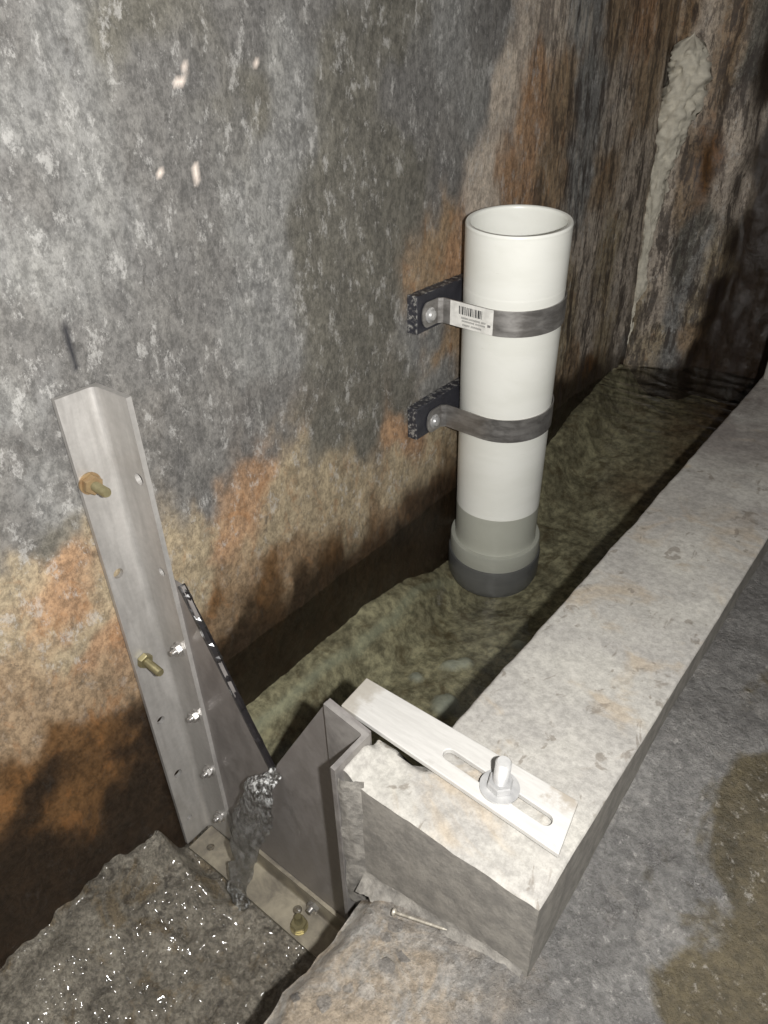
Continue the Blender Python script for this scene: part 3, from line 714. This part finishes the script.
def strap_path(zc):
    """omega clamp outline in plan: tab on the block, leg out, round the pipe, leg back, tab"""
    c = on_axis(zc); r = PR+.0022; xb = XW+.0245
    p = [(xb, c.y-r-.068), (xb, c.y-r-.012)]
    for k in range(1, 6):
        a = PI/2*k/6; p.append((xb+.006*(1-math.cos(a)), c.y-r-.006-.006*(1-math.sin(a))))
    p.append((xb+.012, c.y-r))
    for k in range(0, 33):
        a = -PI/2+PI*k/32; p.append((c.x+r*math.cos(a), c.y+r*math.sin(a)))
    p += [(xb+.012, c.y+r), (xb+.003, c.y+r+.004), (xb, c.y+r+.012), (xb, c.y+r+.05)]
    return p
def ribbon(bm, p, z0, z1, t, tilt=None, off=0):
    """strip of height z0..z1 following plan path p"""
    q = []
    for i in range(len(p)):
        a = Vector(p[max(i-1, 0)]); b = Vector(p[min(i+1, len(p)-1)]); d_ = (b-a).normalized(); nn = Vector((d_.y, -d_.x))
        q.append((Vector(p[i])+nn*off, Vector(p[i])+nn*(off+t)))
    R_ = []
    for i, (a, b) in enumerate(q):
        zz0, zz1 = z0, z1
        if tilt: zz0, zz1 = tilt(i, a, z0), tilt(i, a, z1)
        R_.append([bm.verts.new(v) for v in ((a.x, a.y, zz0), (b.x, b.y, zz0), (b.x, b.y, zz1), (a.x, a.y, zz1))])
    for a, b in zip(R_[:-1], R_[1:]):
        for k in range(4): bm.faces.new((a[k], b[k], b[(k+1) % 4], a[(k+1) % 4]))
    bm.faces.new(R_[0][::-1]); bm.faces.new(R_[-1])
def clamp(zc, hh, lab):
    c = on_axis(zc); p = strap_path(zc); xb = XW+.0245
    root = empty('pipe_clamp', (xb, c.y-PR-.03, zc)); tag(root, lab, 'pipe clamp', 'clamps round the white pipe')
    sl = -.105
    def tilt(i, a, z): return z+(a.y-c.y)*.085-(a.x-c.x)*.05
    def tilt_strap(i, a, z):                                  # rounded end of the tab
        zz = tilt(i, a, z)
        return zz
    bm = bmesh.new(); ribbon(bm, p[1:-1], zc-hh/2, zc+hh/2, .0028, tilt)
    # tabs with rounded ends
    for yy, s in ((p[1][1]+.002, -1), (p[-2][1]-.002, 1)):
        dz = (yy-c.y)*.085-(xb-c.x)*.05
        o2 = [(0, -hh/2), (0, hh/2)]
        L_ = .056; rr = hh/2
        o2 = [(0, rr), (0, -rr)]+[((L_-rr*.7)*1+rr*.7*math.cos(a), rr*math.sin(a)) for a in [-PI/2+PI*k/10 for k in range(11)]]
        Mx = Matrix(((0, 0, 1, xb), (s, 0, 0, yy), (0, 1, 0, zc+dz), (0, 0, 0, 1)))
        add_prism(bm, o2, [], Mx, .0028)
    build('strap', bm, M['strap'], root, 35)
    yb = p[1][1]-.026; dz = (yb-c.y)*.085-(xb-c.x)*.05
    bm = bmesh.new(); add_lathe(bm, [(0, 0), (.0165, 0), (.0165, .002), (.013, .004), (.0125, .0055), (.010, .009), (.004, .0105), (0, .0108)], (xb+.0028, yb, zc+dz), (1, 0, 0), 24)
    build('bolt_head', bm, M['zinc'], root, 40)
    return root, p, tilt
r1, p1, tilt1 = clamp(.533, .054, 'upper steel pipe clamp with a white barcode sticker on its strap')
r2, p2, tilt2 = clamp(.277, .056, 'lower plain steel pipe clamp just above the waterline')

# sticker on the upper strap
arc = [p1[7]]+p1[8:]                               # starts where the leg leaves the tab
P_ = [Vector(q) for q in p1[7:7+20]]
cum = [0]
for a, b in zip(P_[:-1], P_[1:]): cum.append(cum[-1]+(b-a).length)
def along(s):
    for i in range(len(P_)-1):
        if cum[i+1] >= s:
            t = (s-cum[i])/(cum[i+1]-cum[i]); q = P_[i].lerp(P_[i+1], t); return (q.x, q.y)
    return tuple(P_[-1])
def patch(bm, s0, s1, z0, z1, off, t=.0003, n=14):
    pts = [along(s0+(s1-s0)*k/n) for k in range(n+1)]
    ribbon(bm, pts, z0, z1, t, tilt1, off)
S0, S1 = .018, .122
bm = bmesh.new(); patch(bm, S0, S1, .533-.0265, .533+.0265, .0029)
stick = tag(build('sticker', bm, M['sticker'], r1), 'white barcode sticker')
bm = bmesh.new(); s = S0+.022; k = 0
seq = [2, 1, 3, 1, 1, 2, 2, 3, 1, 1, 2, 1, 3, 2, 1, 1, 1, 2, 3, 1, 2, 1, 1, 3, 2, 1, 2, 1]
while s < S1-.026 and k < len(seq)*2:
    w = .0011*seq[k % len(seq)]
    patch(bm, s, s+w, .533+.002, .533+.019, .0032, .0002, 1); s += w+.0011*(1+seq[(k*5+2) % len(seq)] % 2); k += 1
build('barcode', bm, M['ink'], stick)
bm = bmesh.new()
for (a, b, zz, hgt) in ((.028, .044, .528, .004), (.047, .074, .528, .004), (.078, .088, .528, .004), (.030, .060, .5215, .0035), (.064, .086, .5215, .0035), (.032, .050, .5135, .004), (.053, .078, .5135, .004)):
    s = S0+a
    while s < S0+b:
        patch(bm, s, s+.0014, zz-hgt/2, zz+hgt/2, .0032, .0002, 1); s += .0026
patch(bm, S0+.092, S0+.099, .5215, .527, .0032, .0002, 2)
build('fine_print', bm, M['greyink'], stick)

def mblock(z0, z1, lab, seed):
    ny, nz = 60, 14
    bm = bmesh.new(); add_box(bm, (XW-.006, 1.186, z0), (XW+.0215, 1.62, z1), .0025)
    bmesh.ops.subdivide_edges(bm, edges=[e for e in bm.edges if e.calc_length() > .05], cuts=30)
    for v_ in bm.verts:
        q = v_.co
        if q.z > z1-.004 or q.y < 1.192:
            nval = math.sin(q.y*310+seed)*math.sin(q.y*127+q.x*260)
            q.z += .0018*nval if q.z > z1-.004 else 0
    bm.transform(Matrix.Identity(4))
    o = build('mounting_block', bm, M['pad'])
    return tag(o, lab, 'mounting block')
mblock(.492, .572, 'upper black mounting block on the wall, crusted with pale mortar', 1)
mblock(.243, .320, 'lower dark mounting block on the wall behind the white pipe', 2)

# ------------------------------------------------------------------ small things
hd = Vector((-.309, .384, .0)); tl = Vector((-.238, .4005, 0)); hd.z = .047; tl.z = .062
root = empty('masonry_nail', hd); tag(root, 'long bright nail lying on the floor below the curb end', 'nail')
dv = (tl-hd).normalized(); Ln = (tl-hd).length
bm = bmesh.new(); add_lathe(bm, [(0, 0), (.002, 0), (.002, Ln*.9), (.0006, Ln), (0, Ln)], hd, dv, 12); build('shank', bm, M['nailsteel'], root, 40)
bm = bmesh.new(); add_lathe(bm, [(0, -.002), (.0048, -.002), (.005, 0), (.0040, .0015), (0, .0015)], hd, dv, 16); build('head', bm, M['nailsteel'], root, 40)

# lime crust down the far corner
ss = np.linspace(0, 1, 150); an = np.linspace(0, PI*1.2, 26)
Sg, Ag = np.meshgrid(ss, an, indexing='ij')
zc = .05+.97*Sg
wd = .030+.036*sst(.5, .8, Sg)*sst(1.0, .95, Sg)+.022*fbm(Sg, Sg*0, 12, 101)
wd = wd*sst(0, .04, Sg)*sst(1.0, .97, Sg)
lm = 1+.45*fbm(Sg*3, Ag*.25, 6, 102)+.4*fbm(Sg*3, Ag*.3, 22, 103)
xc = -.838-.02*(1-Sg)+.025*sst(.55, .95, Sg)+.015*fbm(Sg, Sg*0, 4, 104)
Xl = xc-np.cos(Ag)*wd*lm*.75; Yl = 2.50-np.sin(Ag)*wd*lm*.6+.03*(1-Sg); Zl = zc+.01*fbm(Sg*3, Ag*.3, 8, 105)
tag(grid('lime_crust', Xl, Yl, Zl, M['lime']), 'pale lime crust running down the far corner of the walls', 'lime crust')
